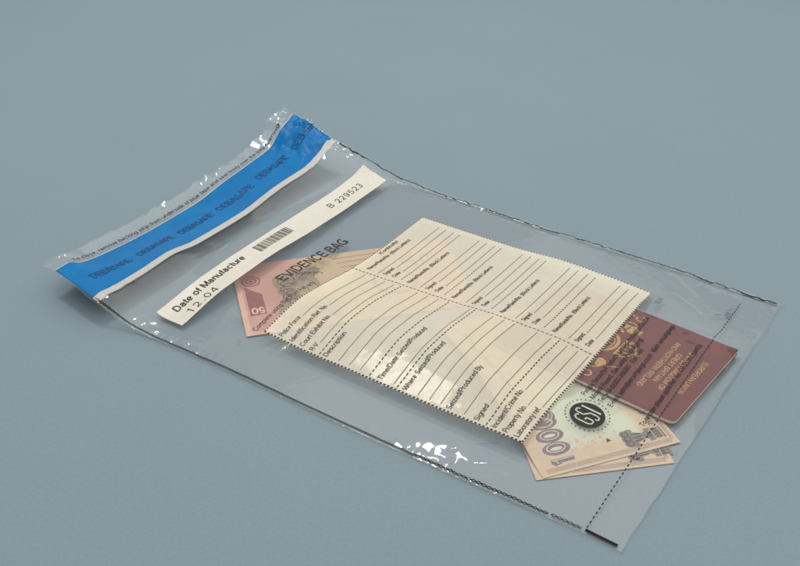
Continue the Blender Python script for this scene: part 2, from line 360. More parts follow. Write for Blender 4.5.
def m_ink_sheet(name, c1, c2, see, rough=.45, spec=.4, nscale=300, tint=(1, 1, 1), coat=0.0):
    """printed or taped layer that lets a little light through"""
    t = NT(name); c = t.coord()
    col = t.mix(t.ramp(t.noise(c, nscale, 3), .3, .7), c1, c2)
    nb = t.bump(t.noise(c, 70, 3), .25, .0007)
    p = t.principled(col, rough, spec, nb, coat)
    if see <= 0: return t.done(p)
    tr = t.n('ShaderNodeBsdfTransparent', i_Color=tint)
    return t.done(t.mixs(see, p, tr.outputs[0]))

def m_plain(name, col, rough=.5, spec=.3, var=.15, scale=500, coat=0.0, see=0.0, metal=0.0):
    t = NT(name); c = t.coord()
    f = t.ramp(t.noise(c, scale, 3), .3, .7)
    k = t.mix(f, tuple(x*(1-var) for x in col), tuple(min(1, x*(1+var)) for x in col))
    p = t.principled(k, rough, spec, None, coat); p.node.inputs['Metallic'].default_value = metal
    if see:
        tr = t.n('ShaderNodeBsdfTransparent'); p = t.mixs(see, p, tr.outputs[0])
    return t.done(p)

def m_thousand():
    t = NT('thousand note paper'); c, u, v = t.uv()                       # u, v in decimetres along the note
    f = t.noise(c, 14, 4, .6)
    # pale green window in the middle, peach borders
    du = t.math('ABSOLUTE', t.math('SUBTRACT', u, .42)); dv = t.math('ABSOLUTE', t.math('SUBTRACT', v, .40))
    wob = t.math('MULTIPLY', t.math('SUBTRACT', f, .5), .10)
    win = t.math('MULTIPLY', t.ramp(t.math('ADD', du, wob), .32, .23), t.ramp(t.math('ADD', dv, wob), .33, .25))
    ln = t.n('ShaderNodeTexWave', i_Scale=26, i_Distortion=7, i_Detail=2, i_Detail_Scale=1.2); t.t.links.new(c, ln.inputs[0])
    lines = t.ramp(ln.outputs['Fac'], .55, .9)
    peach = t.mix(t.ramp(f, .3, .7), (.68, .53, .36), (.74, .60, .43))
    rg = t.n('ShaderNodeTexWave', i_Scale=60, i_Distortion=11, i_Detail=3, i_Detail_Scale=2.0, wave_type='RINGS'); t.t.links.new(c, rg.inputs[0])
    peach = t.mix(t.math('MULTIPLY', lines, .55), peach, (.56, .41, .29))
    peach = t.mix(t.math('MULTIPLY', t.ramp(rg.outputs['Fac'], .6, .95), .4), peach, (.53, .37, .28))
    green = t.mix(t.math('MULTIPLY', lines, .3), (.66, .70, .52), (.52, .58, .45))
    col = t.mix(win, peach, green)
    # pinkish printed band along the lower border
    band = t.math('MULTIPLY', t.ramp(t.math('ABSOLUTE', t.math('SUBTRACT', u, .165)), .06, .03), t.ramp(t.math('ABSOLUTE', t.math('SUBTRACT', v, .38)), .19, .15))
    vor = t.n('ShaderNodeTexVoronoi', i_Scale=38); t.t.links.new(c, vor.inputs['Vector'])
    col = t.mix(t.math('MULTIPLY', band, t.ramp(vor.outputs['Distance'], .6, .1)), col, (.66, .42, .33))
    return t.done(t.principled(col, .75, .2, t.bump(f, .2, .0003)))

def m_fifty():
    t = NT('fifty note paper'); c, u, v = t.uv()
    f = t.noise(c, 12, 4, .6)
    ln = t.n('ShaderNodeTexWave', i_Scale=30, i_Distortion=9, i_Detail=2, i_Detail_Scale=1.4); t.t.links.new(c, ln.inputs[0])
    lines = t.ramp(ln.outputs['Fac'], .5, .9)
    g = t.ramp(t.math('ADD', u, t.math('MULTIPLY', t.math('SUBTRACT', f, .5), .25)), .25, .72)
    col = t.mix(g, (.60, .375, .295), (.63, .50, .33))
    far = t.ramp(u, .95, 1.2); col = t.mix(far, col, (.74, .40, .34))
    gl = t.n('ShaderNodeTexWave', i_Scale=55, i_Distortion=14, i_Detail=3, i_Detail_Scale=2.2, wave_type='RINGS'); t.t.links.new(c, gl.inputs[0])
    col = t.mix(t.math('MULTIPLY', lines, .45), col, t.mix(g, (.50, .23, .22), (.52, .35, .19)))
    col = t.mix(t.math('MULTIPLY', t.ramp(gl.outputs['Fac'], .55, .9), t.ramp(f, .35, .6)), col, t.mix(g, (.60, .30, .27), (.60, .48, .30)))
    edge = t.math('ADD', t.ramp(u, .045, .03), t.ramp(v, .05, .03), True)
    col = t.mix(edge, col, (.72, .46, .35))
    return t.done(t.principled(col, .75, .2, t.bump(f, .2, .0003)))

def m_cover():
    t = NT('maroon leathercloth'); c = t.coord()
    f = t.noise(c, 700, 3, .6); g = t.noise(c, 40, 3)
    col = t.mix(t.ramp(g, .3, .7), (.108, .006, .004), (.134, .009, .007))
    return t.done(t.principled(col, .5, .4, t.bump(f, .35, .0004)))

def m_engraved(name, dark, light, scale):
    t = NT(name); c = t.coord()
    w = t.n('ShaderNodeTexWave', i_Scale=scale, i_Distortion=5, i_Detail=2); t.t.links.new(c, w.inputs[0])
    n = t.noise(c, 160, 4, .65)
    col = t.mix(t.ramp(t.math('ADD', t.math('MULTIPLY', w.outputs['Fac'], .5), t.math('MULTIPLY', n, .7)), .35, .85), dark, light)
    return t.done(t.principled(col, .75, .15))

M = dict(
 backdrop=m_backdrop(), film=m_film(),
 form=m_ink_sheet('cream form print', (.95, .87, .67), (.98, .90, .70), .37, .6, .2),
 strip=m_ink_sheet('cream strip print', (.84, .79, .66), (.87, .82, .69), .14, .4, .35),
 tape=m_ink_sheet('blue tape', (.0005, .205, .52), (.001, .235, .57), .2, .36, .22, 60, (.03, .42, .90)),
 liner=m_ink_sheet('tape liner', (.70, .70, .66), (.76, .75, .70), .35, .4, .4),
 black=m_plain('black print', (.022, .022, .020), .5, .3),
 formink=m_plain('grey brown form print', (.085, .075, .055), .6, .2),
 rule=m_plain('thin rule print', (.20, .175, .125), .6, .2),
 tapeink=m_plain('navy tape print', (.004, .060, .21), .4, .4),
 seam=m_plain('dark seam print', (.012, .011, .010), .6, .15),
 greyink=m_plain('grey print', (.16, .17, .17), .6, .2),
 thousand=m_thousand(), fifty=m_fifty(), cover=m_cover(),
 pages=m_plain('passport pages', (.74, .67, .53), .8, .1, .15, 900),
 gold=m_plain('gold blocking', (.46, .27, .085), .42, .6, .25, 700, metal=.55),
 purple=m_engraved('purple numeral print', (.17, .125, .14), (.33, .26, .25), 700),
 numlight=m_plain('pale numeral print', (.62, .52, .45), .7, .2),
 lion=m_engraved('grey emblem print', (.13, .12, .11), (.36, .33, .27), 900),
 mauve=m_engraved('mauve panel print', (.24, .095, .10), (.38, .18, .165), 800),
 bust=m_engraved('grey portrait print', (.20, .16, .125), (.56, .44, .31), 600),
 face=m_engraved('pale portrait print', (.33, .26, .19), (.62, .48, .33), 700),
 noteink=m_plain('dark note print', (.06, .05, .045), .6, .2),
 palepink=m_plain('pale pink print', (.80, .55, .44), .7, .2),
 logolight=m_plain('pale emblem letters', (.60, .60, .47), .6, .3),
)

# ------------------------------------------------------------------ setting
mb = MB(); a = np.linspace(-3200, 1500, 2); b = np.linspace(-1500, 4200, 2)
mb.grid(lambda x, y, off: np.stack([x, y, 0*x+off], 1), a, b, 0.0)
bd = mb.build('tabletop', M['backdrop'], None, False); bd['kind'] = 'structure'; bd['label'] = 'plain matt blue grey paper surface under the bag'

# ------------------------------------------------------------------ passport (lies on the notes inside the bag)
PZ = 5.4
TH = -0.082
PA = np.array([math.cos(TH), math.sin(TH)]); PB = np.array([-PA[1], PA[0]])
P0 = np.array([-9.6, 101.6])                       # bottom-near corner
PO = P0-125*PA+88*PB                               # lower left of the cover as it is read
def pass_map(s, h, off):                           # s along the reading direction, h up the cover
    x = PO[0]-s*PB[0]+h*PA[0]; y = PO[1]-s*PB[1]+h*PA[1]
    return np.stack([x, y, 0*x+PZ+off], 1)
def book_outline(inset, r_fore=4.0, n=7):
    """outline in (s,h): spine at s = 0 square, fore edge at s = 88 rounded"""
    s0, s1, h0, h1 = 0.0, 88-inset, inset, 125-inset; P = [(s0, h0)]
    for k in range(n): t = -math.pi/2+math.pi/2*k/(n-1); P.append((s1-r_fore+r_fore*math.cos(t), h0+r_fore+r_fore*math.sin(t)))
    for k in range(n): t = math.pi/2*k/(n-1); P.append((s1-r_fore+r_fore*math.cos(t), h1-r_fore+r_fore*math.sin(t)))
    P.append((s0, h1)); return P
def book_block(mbk, outline, z1, z0, bevel=0.0):
    """closed prism between two heights with a small rounded top edge"""
    O = np.array(outline); c = O.mean(0); n = len(O)
    rings = [(O, z0)]
    if bevel: rings += [(O, z1-bevel), (O+(c-O)/np.linalg.norm(c-O, axis=1)[:, None]*bevel, z1)]
    else: rings += [(O, z1)]
    V = np.concatenate([pass_map(r[:, 0], r[:, 1], z-PZ) for r, z in rings]); F = []
    for k in range(len(rings)-1):
        for i in range(n):
            j = (i+1) % n; F.append((k*n+i, (k+1)*n+i, (k+1)*n+j, k*n+j))
    top = tuple((len(rings)-1)*n+i for i in range(n)); F += [top[::-1], tuple(range(n))]
    mbk.add(V, F)
passport = thing('passport', 'dark red passport with gold crest, lying in the clear bag across two peach banknotes', 'passport', (-70, 146, 2.2))
m1 = MB(); book_block(m1, book_outline(0), PZ, PZ-.45, .15); cover = part(m1, 'cover', M['cover'], passport, smooth=False)
m1 = MB()
for k in range(8): book_block(m1, book_outline(.15+.12*(k % 2)), PZ-.47-.28*k, PZ-.72-.28*k)
part(m1, 'pages', M['pages'], passport, smooth=False)
m1 = MB(); book_block(m1, book_outline(0), PZ-2.75, PZ-3.15, .1); part(m1, 'back_cover', M['cover'], passport, smooth=False)
m1 = MB(); RD, UP = (1, 0), (0, 1)
for w, h, width in [('EUROPEAN UNION', 113.6, 37), ('UNITED KINGDOM OF', 102.6, 46), ('GREAT BRITAIN', 96.9, 34), ('AND NORTHERN IRELAND', 91.2, 54), ('PASSPORT', 9.5, 44)]:
    m1 = MB(); m1.text(pass_map, w, (44, h), 3.5 if w != 'PASSPORT' else 5, .05, width, RD, UP, .012, 'c'); part(m1, 'cover_lettering', M['gold'], passport, cover)
# royal arms: crowned shield in a garter ring between two rampant beasts over a ribbon
m1 = MB(); cx, cy = 44, 50
CS = 1.22
def pass_crest(a, b, off): return pass_map(44+(a-44)*CS, 50+(b-50)*CS, off)
def cr(pts): return [(cx+p[0], cy+p[1]) for p in pts]
def arc(x, y, ra, rb, t0, t1, n=14): return [(x+ra*math.cos(math.radians(t0+(t1-t0)*k/n)), y+rb*math.sin(math.radians(t0+(t1-t0)*k/n))) for k in range(n+1)]
pm = pass_crest; z = .05
m1.ellipse(pm, (cx, cy-1), 11.5, 13, z, 36, 0, .86, 1); m1.ellipse(pm, (cx, cy-1), 9.0, 10.5, z, 32, 0, .93, 1)
m1.ribbon(pm, cr([(0, -11), (0, 9)]), .7, z); m1.ribbon(pm, cr([(-9, -1), (9, -1)]), .7, z)
for sx, sy in ((-1, 1), (1, -1)):
    for k in range(3): m1.ribbon(pm, cr(arc(sx*4.4, -1+sy*(2+2.3*k), 2.9, .8, 200, -20, 8)), .8, z, 1)
m1.ribbon(pm, cr([(1.5, 6.5), (3, 3), (5, 6), (7, 2.5), (5, 1.2)]), .9, z, 1)
for k in range(4): m1.ribbon(pm, cr([(-6.5+1.6*k, -3), (-6.0+1.6*k, -8)]), .5, z)
# crown
m1.ribbon(pm, cr([(-7, 13.6), (7, 13.6)]), 1.6, z); m1.ribbon(pm, cr(arc(0, 15, 7.5, 6, 0, 180)), .9, z, 1); m1.ribbon(pm, cr(arc(0, 15, 3.3, 6, 0, 180)), .8, z, 1)
for k in (-6, -3, 0, 3, 6): m1.ellipse(pm, (cx+k, cy+15.6), .9, 1.1, z, 10)
m1.ellipse(pm, (cx, cy+22.2), 1.2, 1.4, z, 10); m1.ribbon(pm, cr([(0, 22), (0, 25.5)]), .7, z); m1.ribbon(pm, cr([(-1.5, 24.2), (1.5, 24.2)]), .6, z)
for sx in (-1, 1):
    f = lambda P: cr([(sx*p[0], p[1]) for p in P])
    m1.ribbon(pm, f([(14, -15), (16, -10), (20, -7), (21.5, -1), (19, 5), (18, 9)]), np.interp(np.linspace(0, 1, 14), [0, .3, .6, 1], [1.6, 4.2, 5.2, 4.0])[:0] if False else 3.9, z, 2)
    m1.ellipse(pm, (cx+sx*17.4, cy+11.2), 3.6, 3.0, z, 16, sx*.4)                     # head
    for k in range(7): m1.ribbon(pm, f(arc(18.6, 8.5, 4.2+.2*k, 4.5, 60-24*k, 38-24*k, 3)), .9, z, 1)   # mane
    m1.ribbon(pm, f([(19.5, 5), (15, 5.5), (12.4, 8)]), 1.7, z, 1.5); m1.ribbon(pm, f([(20, 0), (15.5, -1), (12.8, 2)]), 1.7, z, 1.5)   # forelegs
    m1.ribbon(pm, f([(20, -7), (24, -11), (22, -15), (25, -17)]), 2.2, z, 1.5); m1.ribbon(pm, f([(17, -9), (15, -13), (17.5, -17)]), 2.0, z, 1.5)
    m1.ribbon(pm, f([(22, -5)]+arc(27, 0, 4.4, 7, 230, 420, 16)), 1.0, z, 1)           # tail
    m1.ribbon(pm, f(arc(29, 10, 2.2, 2.6, 0, 300, 12)), .9, z, 1)
m1.ribbon(pm, cr([(19.0, 13.5), (15.5, 21)]), .8, z)                                    # horn of the right-hand beast
for k in range(3): m1.ellipse(pm, (cx-18.5+1.3*k, cy+15.6), .7, 1.0, z, 8)              # small crown on the left-hand beast
m1.ribbon(pm, cr([(-30, -19), (-24, -16.5), (-17, -18.6), (-8, -21.5), (0, -22.3), (8, -21.5), (17, -18.6), (24, -16.5), (30, -19)]), .8, z, 1.5)
m1.ribbon(pm, cr([(-30, -23), (-24, -20.5), (-17, -22.6), (-8, -25.5), (0, -26.3), (8, -25.5), (17, -22.6), (24, -20.5), (30, -23)]), .8, z, 1.5)
m1.text(pm, 'DIEU ET MON DROIT', (cx, cy-24.9), 2.0, z, 32, RD, UP, .01, 'c')
for k in range(9):
    x = -20+5*k; m1.ribbon(pm, cr(arc(x, -16.2+.08*abs(x), 1.7, 1.5, 20, 300, 8)), .6, z, 1)
part(m1, 'crest', M['gold'], passport, cover)

# ------------------------------------------------------------------ banknotes
def near_pass(x, y): return (P0[1]+(-.082)*(x-P0[0]))-y            # distance out from the passport's near edge
def z_low(x, y): return 0*x+.75
def z_up(x, y):
    r = np.array([-52.5, 23.0]); ang = math.radians(143.9); A = np.array([math.cos(ang), math.sin(ang)])
    aa = (x-r[0])*A[0]+(y-r[1])*A[1]
    zz = 1.25 + 7.0*sstep(4, 46, aa)*sstep(3, 34, near_pass(x, y))
    return np.minimum(zz, np.maximum(base_z(x, y)-1.1, 1.2))
def note_thousand(name, label, plate, L, W):
    t = thing(name, label, 'banknote', (*plate.o, 0.4), 'peach banknotes under the passport')
    pl = plate; m = MB(); na, nb = 120, 64
    # local: a runs away from the near short edge's viewer, b along the short edge; the design's up is -b
    m.slab(pl, np.linspace(0, L, na), np.linspace(W, 0, nb)[::-1], 0, .12, uvs=0.01)
    sheet = part(m, 'note_paper', M['thousand'], t, smooth=False)
    m = MB(); rd, up = (1, 0), (0, -1)
    m.text(pl, '1000', (6, 23.5), 14, .05, 33, rd, up, .085); nm = part(m, 'numeral', M['purple'], t)
    m = MB(); m.text(pl, '1000', (7.2, 22.9), 12.8, .1, 30.5, rd, up, -.022, track=.12)
    for k in range(3): m.ribbon(pl, arc(40, 17, 5.5-1.6*k, 7.5-2.2*k, -150, 170, 20), .6, .09, 1)
    m.ribbon(pl, arc(4.5, 20, 2.2, 2.6, -60, 250, 12), .7, .09, 1)
    part(m, 'numeral_highlight', M['numlight'], t, nm)
    m = MB(); m.ellipse(pl, (39, 17), 6.6, 8.8, .04, 26); part(m, 'rosette', M['purple'], t)
    # lion capital, heads towards -b, base towards +b
    m = MB()
    for da, r in ((-3.6, 2.6), (0, 3.3), (3.6, 2.6)): m.ellipse(pl, (11.5+da, 58.5), r, 3.4, .05, 14)
    for da in (-5.5, 5.2): m.ellipse(pl, (11.5+da, 61.5), 1.6, 2.6, .05, 10)
    m.poly(pl, [(7, 58), (16, 58), (15.5, 64), (14, 68.5), (9, 68.5), (7.5, 64)], .06)
    m.poly(pl, [(9.6, 68.5), (13.4, 68.5), (14.6, 71), (8.4, 71)], .05)
    m.rect(pl, 6.4, 16.6, 71, 74.6, .05); m.rect(pl, 7.2, 15.8, 75.0, 79.5, .05); m.rect(pl, 6.6, 16.4, 79.9, 81.2, .05)
    m.ellipse(pl, (11.5, 72.8), 1.5, 1.5, .08, 10)
    em = part(m, 'emblem', M['lion'], t)
    m = MB()
    for da in (-3.6, 0, 3.6):
        m.ribbon(pl, arc(11.5+da, 58.6, 1.6, 1.9, 20, 330, 9), .45, .17, 1); m.ribbon(pl, [(11.5+da*.8, 61.5), (11.5+da*.6, 67.5)], .45, .17)
    m.ellipse(pl, (11.5, 72.8), 1.7, 1.5, .17, 12, 0, .6, 1)
    for da in (-3, -1, 1, 3): m.ribbon(pl, [(11.5+da, 75.4), (11.5+da, 79)], .4, .17)
    part(m, 'emblem_lines', M['noteink'], t, em)
    m = MB(); m.poly(pl, [(13.0, 46.0), (15.8, 47.2), (13.4, 49.2)], .06); part(m, 'print_mark', M['noteink'], t)
    m = MB(); m.text(pl, '7BL 482016', (18, 80), 3.2, .06, 26, rd, up, .008); part(m, 'serial_number', M['noteink'], t)
    m = MB()
    for k in range(5): m.ribbon(pl, [(2.2+.7*k, 4), (2.2+.7*k, W-4)], .22, .05, 4)
    for k in range(4): m.ribbon(pl, [(4, W-2-.6*k), (70, W-2-.6*k)], .2, .05, 4)
    part(m, 'border_lines', M['purple'], t)
    m = MB(); m.text(pl, 'RESERVE BANK OF INDIA', (60, 14), 4, .05, 76, rd, up, .01); part(m, 'bank_lettering', M['noteink'], t)
    return t
angU = math.radians(143.9)
nt_low = Plate((-55.3, 20.0), math.radians(134.0), z_low)
nt_up = Plate((-52.5, 23.0), angU, z_up)
# b axis of Plate is +90 degrees from a; the note lies on the other side of its near corner
class Flip(Plate):
    def __call__(s, a, b, off): return Plate.__call__(s, a, -np.asarray(b), off)
nt_low.__class__ = Flip; nt_up.__class__ = Flip
note_thousand('banknote', 'lower of two peach banknotes, mostly hidden, its plain edge showing below the other', nt_low, 150, 79)
note_thousand('banknote', 'upper peach banknote with pale green middle and grey lion emblem, partly under the passport', nt_up, 150, 86)

fif = Plate((-269, 32), math.radians(48.1), lambda x, y: 0*x+1.1)
t50 = thing('banknote', 'pink fifty banknote with grey portrait sticking out at the form panel\'s top left corner', 'banknote', (-269, 32, .6))
m = MB(); m.slab(fif, np.linspace(0, 156, 40), np.linspace(0, 85, 24), 0, .12, uvs=.01); part(m, 'note_paper', M['fifty'], t50, smooth=False)
m = MB(); m.poly(fif, [(5.6, 21.5), (16.4, 22.5), (16.6, 46), (11, 51), (5.6, 57)], .05); pn = part(m, 'numeral_panel', M['mauve'], t50)
m = MB(); m.text(fif, '50', (15.8, 30.5), 7, .09, 9, (-1, 0), (0, -1), .03); part(m, 'numeral', M['palepink'], t50, pn)
m = MB(); m.ellipse(fif, (11.2, 63), 6.6, 6.6, .05, 26, 0, .82, 1); m.ellipse(fif, (11.2, 63), 4, 4, .05, 20, 0, .7, 1); m.ellipse(fif, (11.2, 63), 1.6, 1.6, .05, 12); part(m, 'medallion', M['mauve'], t50)
m = MB()
m.ellipse(fif, (42, 50), 15, 19, .05, 34, .25); m.ellipse(fif, (33, 58), 8, 9, .055, 22); m.ellipse(fif, (50, 64), 11, 6.5, .055, 22, .5); m.ellipse(fif, (36, 36), 7, 9, .06, 20, -.3)
m.poly(fif, [(27, 34), (24, 20), (28, 8), (64, 8), (70, 22), (58, 34)], .045)
bust = part(m, 'portrait', M['bust'], t50)
m = MB(); m.ellipse(fif, (47, 45), 7.0, 10.5, .09, 24, .15); fc = part(m, 'portrait_face', M['face'], t50, bust)
m = MB()
for k in range(9): m.ribbon(fif, arc(33+1.4*(k % 3), 58-3.2*k, 4.2-.2*k, 3.0, 20+30*(k % 2), 210+30*(k % 2), 9), .5, .12, 1.5)
for k in range(5): m.ribbon(fif, arc(42+4*k, 64-.6*k, 3.2, 2.4, 0, 200, 8), .5, .12, 1.5)
m.ribbon(fif, [(43.5, 48), (45.5, 48.5)], .6, .13, 1); m.ribbon(fif, [(49, 48.6), (51, 48)], .6, .13, 1); m.ribbon(fif, [(47.6, 47), (48.4, 43)], .4, .13, 1)
for k in range(5): m.ribbon(fif, [(30+7*k, 10), (34+5*k, 24)], .5, .12, 2)
part(m, 'portrait_lines', M['noteink'], t50, bust)
m = MB()
for k in range(9): m.ribbon(fif, [(72+1.5*k, 78-6*k), (100, 79-6*k), (150, 78-5.6*k)], .5, .05, 4)
m.text(fif, '50', (118, 54), 16, .06, 26, (1, 0), (0, 1), .02); m.ellipse(fif, (108, 40), 16, 16, .05, 30, 0, .8, 1); part(m, 'guilloche', M['mauve'], t50)

# ------------------------------------------------------------------ the evidence bag
bag = thing('evidence_bag', 'large clear plastic evidence bag with blue sealing tape and a cream printed form', 'evidence bag', (-210, 130, 0))
mb = MB()
xs = np.concatenate([np.linspace(X_LIP, -330, 95), np.linspace(-329, 4, 300)])
e0 = np.linspace(0, .1, 24)[:-1]; ts = np.concatenate([e0, np.linspace(.1, .88, 110)[:-1], np.linspace(.88, 1, 32)])
XX, TT = np.meshgrid(xs, ts, indexing='ij'); nx, nt = XX.shape
MAR = 2.0
Y0 = yn(XX.ravel())-MAR; Y1 = yf(XX.ravel())+MAR
YY = Y0+(Y1-Y0)*TT.ravel(); X = XX.ravel().copy()
lip = np.exp(-((X-X_LIP)/4)**2); Xs = X+lip*1.6*vnoise(YY/9+4, 0*YY)+np.exp(-((X-4)/3)**2)*.5*vnoise(YY/12, 0*YY+7)
zf = film_z(Xs, YY); zb = back_z(Xs, YY)
tt = TT.ravel(); side = (tt < 1e-9) | (tt > 1-1e-9) | (X > 3.99)
zb = np.where(side, zf-.12, zb)
F = []; idx = lambda i, j: i*nt+j; N = nx*nt
for i in range(nx-1):
    for j in range(nt-1):
        q = (idx(i, j), idx(i+1, j), idx(i+1, j+1), idx(i, j+1)); F.append(q); F.append(tuple(N+k for k in q[::-1]))
for i in range(nx-1):
    F.append((idx(i+1, 0), idx(i, 0), N+idx(i, 0), N+idx(i+1, 0))); F.append((idx(i, nt-1), idx(i+1, nt-1), N+idx(i+1, nt-1), N+idx(i, nt-1)))
for j in range(nt-1): F.append((idx(nx-1, j+1), idx(nx-1, j), N+idx(nx-1, j), N+idx(nx-1, j+1)))
mb.add(np.concatenate([np.stack([Xs, YY, zf], 1), np.stack([Xs, YY, zb], 1)]), F)
part(mb, 'film', M['film'], bag)

# sealing tape on its liner, following the film right across the mouth
def span_map(a, t, off):                                           # a = x, t = share of the width
    y0, y1 = yn(a)-.6, yf(a)+.6; y = y0+(y1-y0)*t; return np.stack([a, y, film_z(a, y)+off], 1)
tt = np.linspace(0, 1, 150)
mb = MB(); mb.slab(span_map, np.linspace(-409.5, -359.2, 40), tt, .24, .1); liner = part(mb, 'tape_liner', M['liner'], bag)
mb = MB(); mb.slab(span_map, np.linspace(-408.3, -365.2, 40), tt, .40, .1); tape = part(mb, 'sealing_tape', M['tape'], bag)
mb = MB()
for y0, y1 in [(11, 45), (53, 87), (94, 128), (136, 176), (185, 221), (231, 256)]:
    w = y1-y0; mb.text(film_map, 'DEBASAFE' if y0 < 230 else 'DEBASA', (-381.5-1.0*(y0 > 100)-2*(y0 > 180), y0), 6.6, .66, w, bold=.004)
part(mb, 'tape_lettering', M['tapeink'], bag, tape)

mb = MB(); mb.text(film_map, 'To close, remove backing strip from underside of blue tape and seal firmly over the bag opening', (-412.2, 20), 2.9, .35, 224, bold=.016)
part(mb, 'closing_instructions', M['black'], bag)

# numbered strip
mb = MB(); mb.grid(film_map, np.linspace(-331.5, -309.0, 24), np.linspace(15.5, 249, 200), .2); strip = part(mb, 'number_strip', M['strip'], bag)
mb = MB()
mb.text(film_map, 'Date of Manufacture', (-321.2, 24.5), 5.5, .3, 69, bold=.024)
part(mb, 'date_heading', M['black'], bag, strip)
mb = MB(); mb.text(film_map, '12.04', (-311.8, 28), 5.6, .3, 27, bold=-.004, track=.22); part(mb, 'date_stamp', M['black'], bag, strip)
mb = MB(); mb.text(film_map, 'B 229523', (-317.6, 188), 5.4, .3, 42, bold=-.002, track=.16); part(mb, 'serial_number', M['black'], bag, strip)
mb = MB(); y = 106.0; widths = rng.choice([.45, .8, 1.25], 40, p=[.45, .35, .2]); k = 0
while y < 143:
    w = widths[k % 40]; mb.rect(film_map, -326.6, -317.8, y, y+w, .3, 2.5); y += w+[.4, .55, .9][k % 3]; k += 1
part(mb, 'barcode', M['formink'], bag, strip)

mb = MB(); mb.text(film_map, 'EVIDENCE BAG', (-280.0, 84), 8.0, .25, 75, bold=.022); part(mb, 'title_lettering', M['black'], bag)
mb = MB(); mb.text(film_map, 'Complete using Ball Point Pen only', (-261.3, 33), 3.8, .3, 62, bold=.012); part(mb, 'pen_notice', M['noteink'], bag)

# printed form
FX0, FX1, FY0, FY1, FM = -257.2, -72.2, 35.0, 221.5, 130.5
mb = MB(); mb.grid(film_map, np.linspace(FX0, FX1, 150), np.linspace(FY0, FY1, 150), .2); form = part(mb, 'form_panel', M['form'], bag)
def dashes(m, p, q, dash, gap, w, off):
    p = np.array(p, float); q = np.array(q, float); L = np.linalg.norm(q-p); d = (q-p)/L; s = 0
    while s < L: m.ribbon(film_map, [p+d*s, p+d*min(L, s+dash)], w, off, 2); s += dash+gap
mb = MB(); e = .55
dashes(mb, (FX0+e, FY0+e), (FX1-e, FY0+e), 1.5, 1.1, 1.1, .3); dashes(mb, (FX0+e, FY1-e), (FX1-e, FY1-e), 1.3, 1.1, .9, .3)
dashes(mb, (FX0+e, FY0+e), (FX0+e, FY1-e), 1.3, 1.1, .9, .3); dashes(mb, (FX1-e, FY0+e), (FX1-e, FY1-e), 1.5, 1.1, 1.2, .3)
dashes(mb, (FX0, FM), (FX1, FM), 1.9, 1.1, .8, .3)
class Lines:                                                       # each printed line is a sub-part of the form
    def text(s, *a, **k): m = MB(); m.text(*a, **k); part(m, 'form_lettering', M['formink'], bag, form)
LT, LR = Lines(), MB()                                                # lettering, rules
TS = 37.6
rowsL = [(-243.6, 'Police Force', 19, 1), (-235.4, 'Identification Ref. No.', 37, 1), (-227.2, 'Court Exhibit No.', 29, 1), (-219.6, 'R-V', 6, 1), (-214.6, None, 0, 2),
         (-209.0, 'Description', 21, 0), (-200.6, '', 0, 1), (-192.6, '', 0, 1), (-184.6, '', 0, 1), (-177.0, None, 0, 2), (-168.4, 'Time/Date Seized/Produced', 51, 0),
         (-160.2, '', 0, 1), (-157.0, None, 0, 2), (-150.6, 'Where Seized/Produced', 44, 0), (-143.0, '', 0, 1), (-135.2, '', 0, 1), (-127.6, '', 0, 1),
         (-120.2, 'Seized/Produced By', 37, 0), (-111.6, '', 0, 1), (-101.8, 'Signed', 12.5, 1), (-96.6, None, 0, 2), (-90.4, 'Incident/Crime No.', 33, 1), (-83.2, 'Property No.', 23, 1), (-76.0, 'Laboratory ref.', 27, 1)]
for x, w, wd, ln in rowsL:
    if ln == 2: dashes(mb, (x, TS-.5), (x, FM-2), 2.0, 1.3, .75, .38); continue
    if w: LT.text(film_map, w, (x, TS), 3.5, .42, wd, bold=.006)
    if ln: LR.ribbon(film_map, [(x, TS+(wd+1.5 if w else .5)), (x, FM-3)], .42, .38, 3)
TU = FM+4.0
blocks = [(-245.6, -238.0, -232.0, -225.2, -219.8), (-212.2, -203.6, -197.4, -190.4, -185.0), (-176.8, -167.8, -161.4, -154.6, -149.2), (-140.4, -130.8, -124.6, -117.2, -111.2), (-102.6, -93.2, -87.0, -79.8, None)]
for nm, l1, sg, dt, ds in blocks:
    LT.text(film_map, 'Name/Rank/No. (Block Letters)', (nm, TU+1), 3.0, .42, 52, bold=.012)
    LR.ribbon(film_map, [(l1, TU), (l1, FY1-7)], .42, .38, 3)
    LT.text(film_map, 'Signed', (sg, TU+1), 3.0, .42, 11, bold=.012); LR.ribbon(film_map, [(sg, TU+14), (sg, FY1-7)], .42, .38, 3)
    LT.text(film_map, 'Date', (dt, TU+2), 3.0, .42, 8, bold=.012); LR.ribbon(film_map, [(dt, TU+12), (dt, FY1-7)], .42, .38, 3)
    if ds: dashes(mb, (ds, TU+2), (ds, FY1-7), 1.7, 1.2, .7, .3)
LT.text(film_map, '(Continuity)', (-252.0, 159), 3.0, .42, 22, bold=.012)
part(mb, 'form_border', M['formink'], bag, form); part(LR, 'form_rules', M['rule'], bag, form)

